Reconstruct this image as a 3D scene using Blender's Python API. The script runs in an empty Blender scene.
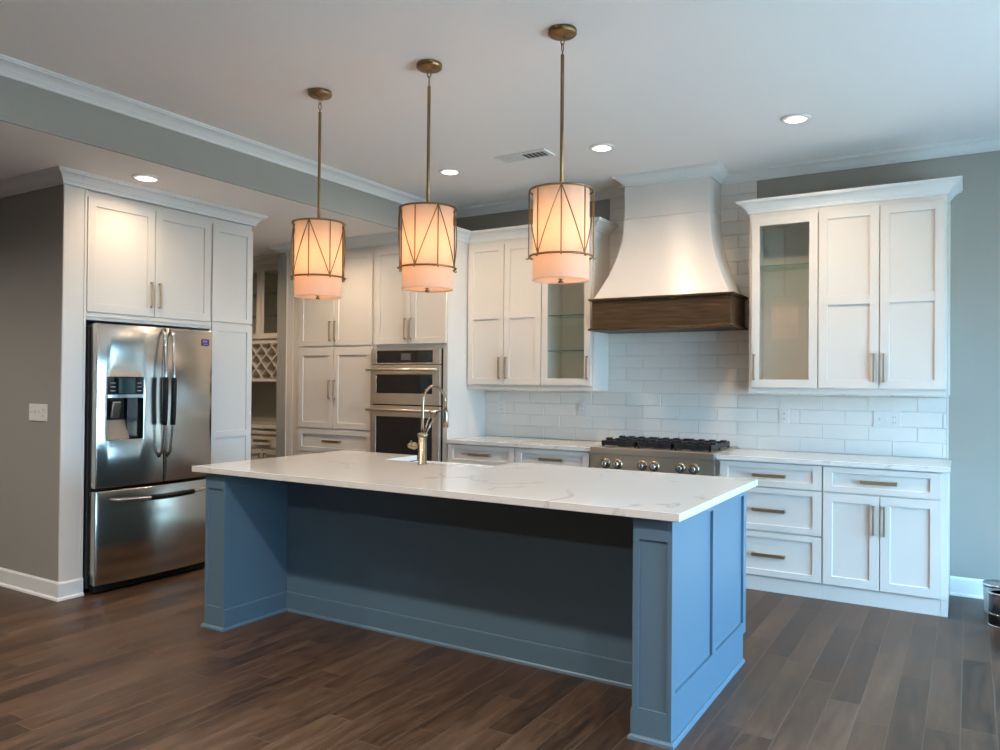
import bpy, bmesh, math, random
from mathutils import Matrix, Vector
random.seed(7)
PI = math.pi
scene = bpy.context.scene
col = scene.collection

# ------------------------------------------------------------------ camera
def make_camera():
    f, pitch, roll, yaw, h = 772.185, 0.00892, 0.00832, 0.54572, 1.4113
    cd = bpy.data.cameras.new('camera')
    cd.sensor_fit = 'HORIZONTAL'; cd.sensor_width = 36.0; cd.lens = f * 36.0 / 1000.0
    cd.clip_start = 0.05; cd.clip_end = 200
    r0 = Vector((math.cos(yaw), math.sin(yaw), 0))
    f0 = Vector((-math.sin(yaw), math.cos(yaw), 0)); z0 = Vector((0, 0, 1))
    fw = f0 * math.cos(pitch) + z0 * math.sin(pitch)
    u0 = -f0 * math.sin(pitch) + z0 * math.cos(pitch)
    rt = r0 * math.cos(roll) + u0 * math.sin(roll)
    up = -r0 * math.sin(roll) + u0 * math.cos(roll)
    M = Matrix(((rt.x, up.x, -fw.x, 0), (rt.y, up.y, -fw.y, 0), (rt.z, up.z, -fw.z, h), (0, 0, 0, 1)))
    co = bpy.data.objects.new('camera', cd); col.objects.link(co); co.matrix_world = M
    scene.camera = co
make_camera()

# ------------------------------------------------------------------ world, daylight, exposure
scene.view_settings.view_transform = 'Standard'
scene.view_settings.look = 'None'
scene.view_settings.gamma = 1.0
scene.view_settings.use_curve_mapping = False
scene.view_settings.exposure = 0.42
SKY_STRENGTH = 19.0
SKY_COLOR = (0.33, 0.645, 1.0)
CAN_POWER = 72.0
BULB_POWER = 1.6
WARM = (1.0, 0.45, 0.165)
WARM_CAN = (1.0, 0.77, 0.55)
w = bpy.data.worlds.new('daylight'); scene.world = w; w.use_nodes = True
bg = w.node_tree.nodes['Background']
bg.inputs[0].default_value = (*SKY_COLOR, 1); bg.inputs[1].default_value = SKY_STRENGTH
scene.cycles.use_denoising = True
scene.cycles.denoising_prefilter = 'ACCURATE'
scene.cycles.max_bounces = 10
scene.cycles.diffuse_bounces = 6
scene.cycles.glossy_bounces = 5
scene.cycles.transmission_bounces = 8
scene.cycles.transparent_max_bounces = 16
scene.cycles.caustics_reflective = False
scene.cycles.caustics_refractive = False
scene.cycles.sample_clamp_indirect = 6.0

# room numbers (metres; camera stands at x=0, y=0)
H, LOW, WALL = 3.05, 2.74, 6.065
BEAM_X = -4.271
ROOM_R, ROOM_L, ROOM_F = 1.9, -8.5, -4.6

sun = bpy.data.lights.new('sun', 'SUN'); sun.energy = 130.0; sun.color = (1.0, 0.93, 0.82); sun.angle = .01
so = bpy.data.objects.new('sun', sun); col.objects.link(so); so.rotation_euler = (math.radians(-18), math.radians(-38), 0)
def portal(name, loc, rot, sx, sy):
    l = bpy.data.lights.new(name, 'AREA'); l.shape = 'RECTANGLE'; l.size = sx; l.size_y = sy
    l.cycles.is_portal = True
    o = bpy.data.objects.new(name, l); col.objects.link(o); o.location = loc; o.rotation_euler = rot
    return o
WIN_R = [(1.6, 2.7, 0.06, 2.2), (3.0, 5.3, 0.06, 2.2)]          # y0, y1, z0, z1 in the wall at ROOM_R
WIN_F = []            # x0, x1, z0, z1 in the wall at ROOM_F
for (a, b, c, d) in WIN_R:
    portal('window_portal', (ROOM_R + 0.14, (a + b) / 2, (c + d) / 2), (0, PI / 2, 0), d - c, b - a)
for (a, b, c, d) in WIN_F:
    portal('window_portal', ((a + b) / 2, ROOM_F - 0.14, (c + d) / 2), (PI / 2, 0, 0), b - a, d - c)

# ------------------------------------------------------------------ materials
def mat(name, color, rough=0.5, metal=0.0, **kw):
    m = bpy.data.materials.new(name); m.use_nodes = True
    p = m.node_tree.nodes['Principled BSDF']
    p.inputs['Base Color'].default_value = (*color, 1)
    p.inputs['Roughness'].default_value = rough
    p.inputs['Metallic'].default_value = metal
    for k, v in kw.items():
        p.inputs[k.replace('_', ' ')].default_value = v
    return m
class NT:
    def __init__(s, m): s.t = m.node_tree; s.p = m.node_tree.nodes['Principled BSDF']
    def n(s, typ, **kw):
        x = s.t.nodes.new(typ)
        for k, v in kw.items(): setattr(x, k, v)
        return x
    def l(s, a, b): s.t.links.new(a, b)
    def math(s, op, a, b=None):
        x = s.n('ShaderNodeMath', operation=op)
        for i, v in enumerate((a, b)):
            if v is None: continue
            if isinstance(v, (int, float)): x.inputs[i].default_value = v
            else: s.l(v, x.inputs[i])
        return x.outputs[0]
    def ramp(s, fac, stops):
        r = s.n('ShaderNodeValToRGB'); e = r.color_ramp.elements
        while len(e) < len(stops): e.new(0.5)
        for k, (pos, c) in enumerate(stops): e[k].position = pos; e[k].color = (*c, 1)
        s.l(fac, r.inputs[0]); return r.outputs[0]
    def bump(s, h, strength, dist=0.01):
        b = s.n('ShaderNodeBump'); b.inputs['Strength'].default_value = strength
        b.inputs['Distance'].default_value = dist
        s.l(h, b.inputs['Height']); s.l(b.outputs[0], s.p.inputs['Normal'])

def painted(name, color, rough, bump=0.06, scale=220):
    m = mat(name, color, rough); t = NT(m)
    tc = t.n('ShaderNodeTexCoord'); nz = t.n('ShaderNodeTexNoise'); nz.inputs['Scale'].default_value = scale
    t.l(tc.outputs['Object'], nz.inputs['Vector']); t.bump(nz.outputs[0], bump, 0.002)
    return m
M = {}
M['wall'] = painted('wall_paint', (0.285, 0.275, 0.247), 0.75, 0.12)
M['ceiling'] = painted('ceiling_paint', (0.86, 0.82, 0.785), 0.85, 0.12)
M['trim'] = painted('trim_paint', (0.72, 0.72, 0.70), 0.35)
M['cab'] = painted('cabinet_paint', (0.64, 0.60, 0.55), 0.32, 0.03, 90)
M['hoodpaint'] = painted('hood_paint', (0.64, 0.60, 0.56), 0.28, 0.05, 60)
M['island'] = painted('island_paint', (0.092, 0.156, 0.212), 0.38, 0.03, 90)
M['brass'] = mat('champagne_bronze', (0.38, 0.30, 0.215), 0.27, 1.0)
M['pull'] = mat('pull_bronze', (0.50, 0.385, 0.25), 0.42, 1.0)
M['lampbrass'] = mat('lamp_brass', (0.27, 0.18, 0.09), 0.40, 1.0)
M['black'] = mat('black_plastic', (0.006, 0.006, 0.007), 0.55, Specular_IOR_Level=0.2)
M['iron'] = mat('cast_iron', (0.012, 0.013, 0.017), 0.45)
M['blackglass'] = mat('black_glass', (0.006, 0.006, 0.008), 0.05)
M['chrome'] = mat('chrome', (0.75, 0.75, 0.75), 0.12, 1.0)
M['tray'] = mat('tray_grey', (0.16, 0.145, 0.13), 0.4, 0.6)
M['platetile'] = mat('pale_plastic', (0.64, 0.63, 0.60), 0.3)
M['plate'] = mat('white_plastic', (0.74, 0.73, 0.70), 0.3)
M['slot'] = mat('dark_slot', (0.03, 0.03, 0.03), 0.6)
M['porcelain'] = mat('porcelain', (0.80, 0.82, 0.83), 0.12)
M['ventshade'] = mat('duct_shade', (0.10, 0.10, 0.095), 0.7)  # shade inside the vent's open half, put into the louver colour
M['rubber'] = mat('dark_gasket', (0.015, 0.015, 0.016), 0.6)
M['sticker'] = mat('purple_sticker', (0.035, 0.012, 0.12), 0.4)
M['stickertext'] = mat('sticker_print', (0.30, 0.25, 0.45), 0.5)
M['icons'] = mat('panel_icons', (0.20, 0.24, 0.26), 0.4)
M['lcd'] = mat('panel_window', (0.02, 0.045, 0.05), 0.08)
M['canlabel'] = mat('can_label', (0.015, 0.017, 0.022), 0.25)
M['tin'] = mat('tin_plate', (0.62, 0.64, 0.66), 0.22, 1.0)
M['pailplastic'] = mat('clear_plastic', (0.62, 0.66, 0.70), 0.2)
M['grout'] = mat('grout', (0.52, 0.52, 0.50), 0.9)

def steel(name='brushed_steel', c=(0.60, 0.555, 0.495), lo=.13, hi=.22):
    m = mat(name, c, 0.24, 1.0); t = NT(m)
    tc = t.n('ShaderNodeTexCoord'); mp = t.n('ShaderNodeMapping'); mp.inputs['Scale'].default_value = (4, 4, 900)
    nz = t.n('ShaderNodeTexNoise'); nz.inputs['Scale'].default_value = 1.0; nz.inputs['Detail'].default_value = 3
    t.l(tc.outputs['Object'], mp.inputs[0]); t.l(mp.outputs[0], nz.inputs['Vector'])
    r = t.n('ShaderNodeMapRange'); r.inputs['To Min'].default_value = lo; r.inputs['To Max'].default_value = hi
    t.l(nz.outputs[0], r.inputs[0]); t.l(r.outputs[0], t.p.inputs['Roughness'])
    t.bump(nz.outputs[0], 0.04, 0.002)
    return m
M['steel'] = steel(); M['steel2'] = steel('satin_steel', (0.68, 0.605, 0.51), .30, .42)

def quartz():
    m = mat('quartz', (0.66, 0.635, 0.60), 0.035); t = NT(m)
    tc = t.n('ShaderNodeTexCoord')
    n1 = t.n('ShaderNodeTexNoise'); n1.inputs['Scale'].default_value = 1.6; n1.inputs['Detail'].default_value = 5
    n1.inputs['Distortion'].default_value = 0.7
    t.l(tc.outputs['Object'], n1.inputs['Vector'])
    d = t.math('ABSOLUTE', t.math('SUBTRACT', n1.outputs[0], 0.5))
    n2 = t.n('ShaderNodeTexNoise'); n2.inputs['Scale'].default_value = 3.0
    t.l(tc.outputs['Object'], n2.inputs['Vector'])
    vein = t.math('MULTIPLY', t.math('SUBTRACT', 1.0, t.math('MINIMUM', t.math('MULTIPLY', d, 55.0), 1.0)),
                  t.math('GREATER_THAN', n2.outputs[0], 0.54))
    c = t.ramp(t.math('MULTIPLY', vein, 0.45), [(0.0, (0.66, 0.635, 0.60)), (1.0, (0.33, 0.31, 0.29))])
    t.l(c, t.p.inputs['Base Color'])
    return m
M['quartz'] = quartz()

def wood_floor():
    m = mat('hardwood', (0.12, 0.07, 0.045), 0.35, Specular_IOR_Level=0.4); t = NT(m)
    g = t.n('ShaderNodeNewGeometry'); sp = t.n('ShaderNodeSeparateXYZ'); t.l(g.outputs['Position'], sp.inputs[0])
    PW = 0.127
    u = t.math('DIVIDE', t.math('ADD', sp.outputs[0], 0.025), PW)
    row = t.math('FLOOR', u); fu = t.math('FRACT', u)
    wr = t.n('ShaderNodeTexWhiteNoise', noise_dimensions='1D'); t.l(row, wr.inputs['W'])
    v = t.math('ADD', t.math('DIVIDE', sp.outputs[1], 0.95), t.math('MULTIPLY', wr.outputs[0], 7.0))
    cell = t.math('FLOOR', v); fv = t.math('FRACT', v)
    cb = t.n('ShaderNodeCombineXYZ'); t.l(row, cb.inputs[0]); t.l(cell, cb.inputs[1])
    wn = t.n('ShaderNodeTexWhiteNoise', noise_dimensions='3D'); t.l(cb.outputs[0], wn.inputs['Vector'])
    # grain
    gc = t.n('ShaderNodeCombineXYZ')
    t.l(t.math('ADD', t.math('MULTIPLY', sp.outputs[0], 34.0), t.math('MULTIPLY', wn.outputs[0], 90.0)), gc.inputs[0])
    t.l(t.math('MULTIPLY', sp.outputs[1], 4.5), gc.inputs[1])
    t.l(t.math('MULTIPLY', wn.outputs[0], 40.0), gc.inputs[2])
    gr = t.n('ShaderNodeTexNoise'); gr.inputs['Scale'].default_value = 1.0; gr.inputs['Detail'].default_value = 6
    gr.inputs['Distortion'].default_value = 0.9
    t.l(gc.outputs[0], gr.inputs['Vector'])
    big = t.n('ShaderNodeTexNoise'); big.inputs['Scale'].default_value = 5.0; big.inputs['Detail'].default_value = 4
    t.l(gc.outputs[0], big.inputs['Vector']); big.inputs['Scale'].default_value = 0.25
    tone = t.math('ADD', t.math('MULTIPLY', wn.outputs[0], 0.20),
                  t.math('ADD', t.math('MULTIPLY', gr.outputs[0], 0.62), t.math('MULTIPLY', big.outputs[0], 0.35)))
    c = t.ramp(tone, [(0.38, (0.020, 0.0105, 0.006)), (0.54, (0.052, 0.027, 0.0145)), (0.66, (0.078, 0.042, 0.023)), (0.82, (0.112, 0.066, 0.039))])
    eu = t.math('MINIMUM', fu, t.math('SUBTRACT', 1.0, fu))
    ev = t.math('MINIMUM', fv, t.math('SUBTRACT', 1.0, fv))
    e = t.math('MINIMUM', t.math('MULTIPLY', eu, PW), t.math('MULTIPLY', ev, 0.95))
    seam = t.math('MINIMUM', t.math('DIVIDE', e, 0.0028), 1.0)
    mx = t.n('ShaderNodeMix', data_type='RGBA'); t.l(seam, mx.inputs[0])
    mx.inputs[6].default_value = (0.105, 0.070, 0.048, 1); t.l(c, mx.inputs[7])  # glint of bevelled plank edges put into a lighter seam colour
    t.l(mx.outputs[2], t.p.inputs['Base Color'])
    rr = t.n('ShaderNodeMapRange'); rr.inputs['To Min'].default_value = 0.30; rr.inputs['To Max'].default_value = 0.52
    t.l(gr.outputs[0], rr.inputs[0]); t.l(rr.outputs[0], t.p.inputs['Roughness'])
    hgt = t.math('ADD', t.math('MULTIPLY', seam, 0.6), t.math('ADD', t.math('MULTIPLY', gr.outputs[0], 0.35), t.math('MULTIPLY', big.outputs[0], 0.8)))
    t.bump(hgt, 0.35, 0.004)
    return m
M['floor'] = wood_floor()

def walnut():
    m = mat('walnut_stain', (0.06, 0.03, 0.016), 0.5, Specular_IOR_Level=0.25); t = NT(m)
    tc = t.n('ShaderNodeTexCoord'); mp = t.n('ShaderNodeMapping'); mp.inputs['Scale'].default_value = (2.2, 30, 38)
    t.l(tc.outputs['Object'], mp.inputs[0])
    n = t.n('ShaderNodeTexNoise'); n.inputs['Scale'].default_value = 1.3; n.inputs['Detail'].default_value = 7; n.inputs['Distortion'].default_value = 1.2
    t.l(mp.outputs[0], n.inputs['Vector'])
    t.l(t.ramp(n.outputs[0], [(0.3, (0.028, 0.015, 0.007)), (0.55, (0.060, 0.033, 0.015)), (0.75, (0.098, 0.056, 0.027))]), t.p.inputs['Base Color'])
    t.bump(n.outputs[0], 0.15, 0.002)
    return m
M['walnut'] = walnut()

def tilemat():
    m = mat('glazed_tile', (0.68, 0.66, 0.615), 0.08); t = NT(m)
    tc = t.n('ShaderNodeTexCoord'); n = t.n('ShaderNodeTexNoise'); n.inputs['Scale'].default_value = 9.0
    t.l(tc.outputs['Object'], n.inputs['Vector'])
    n2 = t.n('ShaderNodeTexNoise'); n2.inputs['Scale'].default_value = 60.0; t.l(tc.outputs['Object'], n2.inputs['Vector'])
    t.bump(t.math('ADD', n.outputs[0], t.math('MULTIPLY', n2.outputs[0], 0.12)), 0.5, 0.006)
    return m
M['tile'] = tilemat()

def glass(name, tint, gloss=1.0):
    m = bpy.data.materials.new(name); m.use_nodes = True; nt = m.node_tree; nt.nodes.clear()
    o = nt.nodes.new('ShaderNodeOutputMaterial'); mx = nt.nodes.new('ShaderNodeMixShader')
    tr = nt.nodes.new('ShaderNodeBsdfTransparent'); tr.inputs[0].default_value = (*tint, 1)
    gl = nt.nodes.new('ShaderNodeBsdfGlossy'); gl.inputs['Roughness'].default_value = 0.01
    lw = nt.nodes.new('ShaderNodeLayerWeight'); lw.inputs[0].default_value = 0.5
    pw = nt.nodes.new('ShaderNodeMath'); pw.operation = 'POWER'; pw.inputs[1].default_value = 5.0
    mr = nt.nodes.new('ShaderNodeMapRange'); mr.inputs['To Min'].default_value = 0.05; mr.inputs['To Max'].default_value = 1.0
    nt.links.new(lw.outputs['Facing'], pw.inputs[0]); nt.links.new(pw.outputs[0], mr.inputs[0])
    nt.links.new(mr.outputs[0], mx.inputs[0]); nt.links.new(tr.outputs[0], mx.inputs[1]); nt.links.new(gl.outputs[0], mx.inputs[2])
    nt.links.new(mx.outputs[0], o.inputs[0]); return m
M['glass'] = glass('cabinet_glass', (0.965, 0.98, 0.97))
M['shelfglass'] = glass('shelf_glass', (0.88, 0.95, 0.92))
M['shelfedge'] = mat('glass_edge', (0.10, 0.22, 0.20), 0.15)
M['windowglass'] = glass('window_glass', (0.97, 0.99, 0.98))

def fabric():
    m = bpy.data.materials.new('shade_linen'); m.use_nodes = True; nt = m.node_tree; nt.nodes.clear()
    o = nt.nodes.new('ShaderNodeOutputMaterial'); mx = nt.nodes.new('ShaderNodeMixShader'); mx.inputs[0].default_value = 0.45
    tc = nt.nodes.new('ShaderNodeTexCoord'); mp = nt.nodes.new('ShaderNodeMapping'); mp.inputs['Scale'].default_value = (160, 160, 420)
    nz = nt.nodes.new('ShaderNodeTexNoise'); nz.inputs['Scale'].default_value = 1.0
    cr = nt.nodes.new('ShaderNodeValToRGB'); cr.color_ramp.elements[0].color = (0.66, 0.53, 0.43, 1); cr.color_ramp.elements[1].color = (0.80, 0.67, 0.56, 1)
    d = nt.nodes.new('ShaderNodeBsdfDiffuse'); t = nt.nodes.new('ShaderNodeBsdfTranslucent')
    L = nt.links.new
    L(tc.outputs['Object'], mp.inputs[0]); L(mp.outputs[0], nz.inputs['Vector']); L(nz.outputs[0], cr.inputs[0])
    L(cr.outputs[0], d.inputs[0]); L(cr.outputs[0], t.inputs[0])
    L(d.outputs[0], mx.inputs[1]); L(t.outputs[0], mx.inputs[2]); L(mx.outputs[0], o.inputs[0])
    return m
M['fabric'] = fabric()

def emit(name, color, strength):
    m = bpy.data.materials.new(name); m.use_nodes = True; nt = m.node_tree; nt.nodes.clear()
    o = nt.nodes.new('ShaderNodeOutputMaterial'); e = nt.nodes.new('ShaderNodeEmission')
    e.inputs[0].default_value = (*color, 1); e.inputs[1].default_value = strength
    nt.links.new(e.outputs[0], o.inputs[0]); return m
M['canlens'] = emit('can_lens_glow', (1.0, 0.86, 0.70), 9.0)
M['bulb'] = emit('bulb_glow', (1.0, 0.72, 0.42), 6.0)

# ------------------------------------------------------------------ mesh builder
class MB:
    def __init__(s): s.bm = bmesh.new(); s.smooth = False
    def face(s, vs, smooth=False):
        try:
            f = s.bm.faces.new(vs); f.smooth = smooth; return f
        except ValueError: return None
    def box(s, x0, x1, y0, y1, z0, z1):
        v = [s.bm.verts.new((x, y, z)) for x in (x0, x1) for y in (y0, y1) for z in (z0, z1)]
        for q in ((0, 1, 3, 2), (4, 6, 7, 5), (0, 4, 5, 1), (2, 3, 7, 6), (0, 2, 6, 4), (1, 5, 7, 3)): s.face([v[i] for i in q])
        return s
    def slab(s, us, ws, depth, vback, curve=None):
        """height field in the plane (u, w): depth(i, j) is the front's v there, None a hole; vback the back."""
        nu, nw = len(us) - 1, len(ws) - 1
        D = {(i, j): depth(i, j) for i in range(nu) for j in range(nw)}
        eff = lambda i, j: vback if D.get((i, j)) is None else D[(i, j)]
        cv = (lambda u: 0.0) if curve is None else curve
        fr = lambda u, v, w: (u, v + (cv(u) if v < vback - 1e-6 else 0.0), w)
        def quad(ps): s.face([s.bm.verts.new(p) for p in ps])
        for (i, j), d in D.items():
            u0, u1, w0, w1 = us[i], us[i + 1], ws[j], ws[j + 1]
            if d is not None:
                quad([fr(u0, d, w0), fr(u1, d, w0), fr(u1, d, w1), fr(u0, d, w1)])
                quad([(u0, vback, w0), (u0, vback, w1), (u1, vback, w1), (u1, vback, w0)])
            for (a, b, p, q) in ((i - 1, j, (u0, w0), (u0, w1)), (i + 1, j, (u1, w0), (u1, w1)), (i, j - 1, (u0, w0), (u1, w0)), (i, j + 1, (u0, w1), (u1, w1))):
                e, m_ = eff(i, j), eff(a, b)
                if m_ > e + 1e-7:
                    quad([fr(p[0], e, p[1]), fr(q[0], e, q[1]), fr(q[0], m_, q[1]), fr(p[0], m_, p[1])])
        return s
    def prism(s, poly, axis, a, b, smooth=False):
        """poly: 2D points; axis 'x','y','z': extrude direction from a to b."""
        def P(p, t):
            return {'x': (t, p[0], p[1]), 'y': (p[0], t, p[1]), 'z': (p[0], p[1], t)}[axis]
        A = [s.bm.verts.new(P(p, a)) for p in poly]; B = [s.bm.verts.new(P(p, b)) for p in poly]
        n = len(poly); s.face(A); s.face(B[::-1])
        for i in range(n): s.face([A[i], A[(i + 1) % n], B[(i + 1) % n], B[i]], smooth)
        return s
    def lathe(s, prof, cx=0, cy=0, n=32, axis='z', base=0.0, close=True, smooth=True):
        rings = []
        for (r, h) in prof:
            ring = []
            for k in range(n):
                a = 2 * PI * k / n; c, d = r * math.cos(a), r * math.sin(a)
                p = {'z': (cx + c, cy + d, base + h), 'y': (cx + c, base + h, cy + d), 'x': (base + h, cx + c, cy + d)}[axis]
                ring.append(s.bm.verts.new(p))
            rings.append(ring)
        for a, b in zip(rings, rings[1:]):
            for k in range(n): s.face([a[k], a[(k + 1) % n], b[(k + 1) % n], b[k]], smooth)
        if close:
            s.face(rings[0][::-1]); s.face(rings[-1])
        return s
    def tube(s, pts, r, n=10, closed=False):
        pts = [Vector(p) for p in pts]; N = len(pts); rings = []
        rad = r if isinstance(r, (list, tuple)) else [r] * N
        prev = None
        for i in range(N):
            if closed: t = (pts[(i + 1) % N] - pts[i - 1]).normalized()
            else: t = (pts[min(i + 1, N - 1)] - pts[max(i - 1, 0)]).normalized()
            if prev is None:
                ref = Vector((0, 0, 1)) if abs(t.z) < 0.9 else Vector((1, 0, 0))
                nr = t.cross(ref).normalized()
            else: nr = (prev - t * prev.dot(t)).normalized()
            prev = nr; bn = t.cross(nr)
            rings.append([s.bm.verts.new(pts[i] + (nr * math.cos(2 * PI * k / n) + bn * math.sin(2 * PI * k / n)) * rad[i]) for k in range(n)])
        for i in range(N if closed else N - 1):
            a, b = rings[i], rings[(i + 1) % N]
            for k in range(n): s.face([a[k], a[(k + 1) % n], b[(k + 1) % n], b[k]], True)
        if not closed: s.face(rings[0][::-1]); s.face(rings[-1])
        return s
    def loft(s, secs, smooth=True, cap=True):
        R = [[s.bm.verts.new(p) for p in sec] for sec in secs]; n = len(secs[0])
        for a, b in zip(R, R[1:]):
            for k in range(n): s.face([a[k], a[(k + 1) % n], b[(k + 1) % n], b[k]], smooth)
        if cap: s.face(R[0][::-1]); s.face(R[-1])
        return s
    def sweep(s, path, prof, side, closed=False):
        """profile (out, z) swept along an XY path with mitred corners; side=+1: outward is to the left of travel."""
        n = len(path); P = [Vector(p) for p in path]; secs = []
        for i in range(n):
            d0 = (P[i] - P[i - 1]).normalized() if i > 0 or closed else None
            d1 = (P[(i + 1) % n] - P[i]).normalized() if i < n - 1 or closed else None
            if d0 is None: d0 = d1
            if d1 is None: d1 = d0
            n0 = Vector((-d0.y, d0.x)) * side; n1 = Vector((-d1.y, d1.x)) * side
            m = (n0 + n1); m = m / max(1e-6, (1 + n0.dot(n1)))
            secs.append([(P[i].x + m.x * o, P[i].y + m.y * o, z) for (o, z) in prof])
        return s.loft(secs, smooth=False)
    def build(s, name, material, parent=None, off=(0, 0, 0), bevel=0.0, seg=2, sub=False, sharp=None):
        bm = s.bm
        bmesh.ops.remove_doubles(bm, verts=bm.verts, dist=1e-5)
        bmesh.ops.recalc_face_normals(bm, faces=bm.faces)
        if off != (0, 0, 0): bmesh.ops.translate(bm, verts=bm.verts, vec=[-c for c in off])
        me = bpy.data.meshes.new(name); bm.to_mesh(me); bm.free()
        mats = material if isinstance(material, (list, tuple)) else [material]
        for m in mats: me.materials.append(m)
        o = bpy.data.objects.new(name, me); col.objects.link(o)
        if parent is not None: o.parent = parent
        if bevel:
            b = o.modifiers.new('bevel', 'BEVEL'); b.width = bevel; b.segments = seg; b.limit_method = 'ANGLE'; b.angle_limit = math.radians(40)
            b.harden_normals = False
        return o

def struct(name, mb, material, **kw):
    o = mb.build(name, material, **kw); o['kind'] = 'structure'; return o

class T:
    """a thing: an Empty at its base; facing B = front looks towards -y (u is x), L = front looks towards +x (u is y), W = world axes."""
    def __init__(s, name, label, cat, loc, facing='W', group=None):
        o = bpy.data.objects.new(name, None); col.objects.link(o); o.empty_display_size = 0.1
        o['label'] = label; o['category'] = cat
        if group: o['group'] = group
        s.o = o; s.f = facing
        if facing == 'W': o.location = loc; s.off = tuple(loc)
        elif facing == 'B': o.location = (loc[0], loc[1], loc[2]); s.off = (loc[0], 0, loc[2])
        else: o.location = (loc[1], loc[0], loc[2]); o.rotation_euler = (0, 0, PI / 2); s.off = (loc[0], 0, loc[2])
    def part(s, name, mb, material, parent=None, label=None, **kw):
        o = mb.build(name, material, parent or s.o, off=s.off, **kw)
        if label: o['label'] = label
        return o

def one(name, mb, material, label, cat, group=None, loc=(0, 0, 0), **kw):
    o = mb.build(name, material, off=tuple(loc), **kw); o.location = loc
    o['label'] = label; o['category'] = cat
    if group: o['group'] = group
    return o

def copy_tree(o, parent=None):
    c = o.copy(); col.objects.link(c)
    if parent is not None: c.parent = parent
    for ch in list(o.children): copy_tree(ch, c)
    return c

# ------------------------------------------------------------------ room shell
def rect_wall(axis, pos, thick, a0, a1, z0, z1, holes):
    """a wall slab with rectangular openings; axis 'x' = plane at x=pos, thickness outwards (pos..pos+thick)."""
    us = sorted({a0, a1, *[h[0] for h in holes], *[h[1] for h in holes]})
    ws = sorted({z0, z1, *[h[2] for h in holes], *[h[3] for h in holes]})
    def dep(i, j):
        cu, cw = (us[i] + us[i + 1]) / 2, (ws[j] + ws[j + 1]) / 2
        return None if any(h[0] < cu < h[1] and h[2] < cw < h[3] for h in holes) else 0.0
    m = MB().slab(us, ws, dep, abs(thick))
    sg = 1 if thick > 0 else -1
    for v in m.bm.verts:
        u, d, w_ = v.co
        v.co = (pos + d * sg, u, w_) if axis == 'x' else (u, pos + d * sg, w_)
    return m
struct('floor', MB().box(ROOM_L, ROOM_R + .15, ROOM_F - .15, WALL + .15, -0.12, 0.0), M['floor'])
struct('ceiling', MB().box(BEAM_X, ROOM_R + .15, ROOM_F - .15, WALL + .15, H, H + .12), M['ceiling'])
struct('ceiling_low', MB().box(ROOM_L, BEAM_X - .012, ROOM_F - .15, WALL + .15, LOW, H + .12), M['ceiling'])
struct('wall_beam', MB().box(BEAM_X - .012, BEAM_X, ROOM_F, WALL, LOW, H), M['wall'])
struct('wall_back', MB().box(ROOM_L, ROOM_R, WALL, WALL + .14, 0, H), M['wall'])
struct('wall_right', rect_wall('x', ROOM_R, 0.14, ROOM_F, WALL, 0, H, WIN_R), M['wall'])
struct('wall_front', rect_wall('y', ROOM_F, -0.14, ROOM_L, ROOM_R, 0, H, WIN_F), M['wall'])
struct('wall_left', MB().box(ROOM_L - .14, ROOM_L, ROOM_F, WALL, 0, LOW), M['wall'])
FPX, FPY0 = -4.941, 2.756
struct('wall_fridge', MB().box(ROOM_L, FPX - .012, FPY0, FPY0 + .12, 0, LOW), M['wall'])
struct('wall_alcove', MB().box(-5.80, -5.68, FPY0 + .12, 4.284, 0, LOW), M['wall'])
struct('wall_stub', MB().box(-5.921, -5.80, 5.446, WALL, 0, LOW), M['wall'])
# ground outside
struct('ground', MB().box(-80, 80, -80, 80, -0.5, -0.3), mat('ground', (0.46, 0.45, 0.42), 0.9))

def window(name, axis, pos, a0, a1, z0, z1, mull):
    us = [a0, a0 + .05]; k = 1
    for i in range(1, mull):
        c = a0 + (a1 - a0) * i / mull; us += [c - .025, c + .025]
    us += [a1 - .05, a1]; ws = [z0, z0 + .05, z1 - .05, z1]
    m = MB().slab(us, ws, lambda i, j: None if (j == 1 and i % 2 == 1) else 0.0, 0.06)
    g = MB().box(a0 + .04, a1 - .04, 0.027, 0.033, z0 + .04, z1 - .04)
    sg = 1 if pos > 0 else -1
    for mm in (m, g):
        for v in mm.bm.verts:
            u, d, w_ = v.co
            v.co = (pos + (d + .05) * sg, u, w_) if axis == 'x' else (u, pos + (d + .05) * sg, w_)
    o = struct(name, m, M['trim']); gp = g.build('pane', M['windowglass'], o)
for i, (a, b, c, d) in enumerate(WIN_R): window('window_%d' % (i + 1), 'x', ROOM_R, a, b, c, d, 2)
for i, (a, b, c, d) in enumerate(WIN_F): window('window_%d' % (i + 3), 'y', ROOM_F, a, b, c, d, 2)

def crown_prof(z_top, h, p, body=0.0):
    """cove crown: (out, z), starts at the wall"""
    b = z_top - h
    pts = [(0, z_top), (0, b), (.009, b), (.012, b + .004), (.012, b + .016), (.017, b + .018), (.017, b + .024), (.023, b + .027)]
    x0, z0 = .023, b + .027; x1, z1 = p - .012, z_top - .022
    for k in range(1, 9):
        f = k / 8; a = f * PI / 2
        pts.append((x0 + (x1 - x0) * (.5 * f + .5 * (1 - math.cos(a))), z0 + (z1 - z0) * (.5 * f + .5 * math.sin(a))))
    pts += [(p - .007, z_top - .020), (p - .007, z_top - .012), (p, z_top - .010), (p, z_top)]
    return pts
HC = dict(x0=-2.350, x1=-1.665, y=5.759)
cp = crown_prof(H, 0.080, 0.082)
struct('trim_1', MB().sweep([(BEAM_X, ROOM_F), (BEAM_X, WALL)][::-1], cp, 1), M['trim'])      # along the beam
struct('trim_2', MB().sweep([(BEAM_X, WALL), (HC['x0'], WALL), (HC['x0'], HC['y']), (HC['x1'], HC['y']), (HC['x1'], WALL), (ROOM_R, WALL)], cp, -1), M['trim'])
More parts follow.
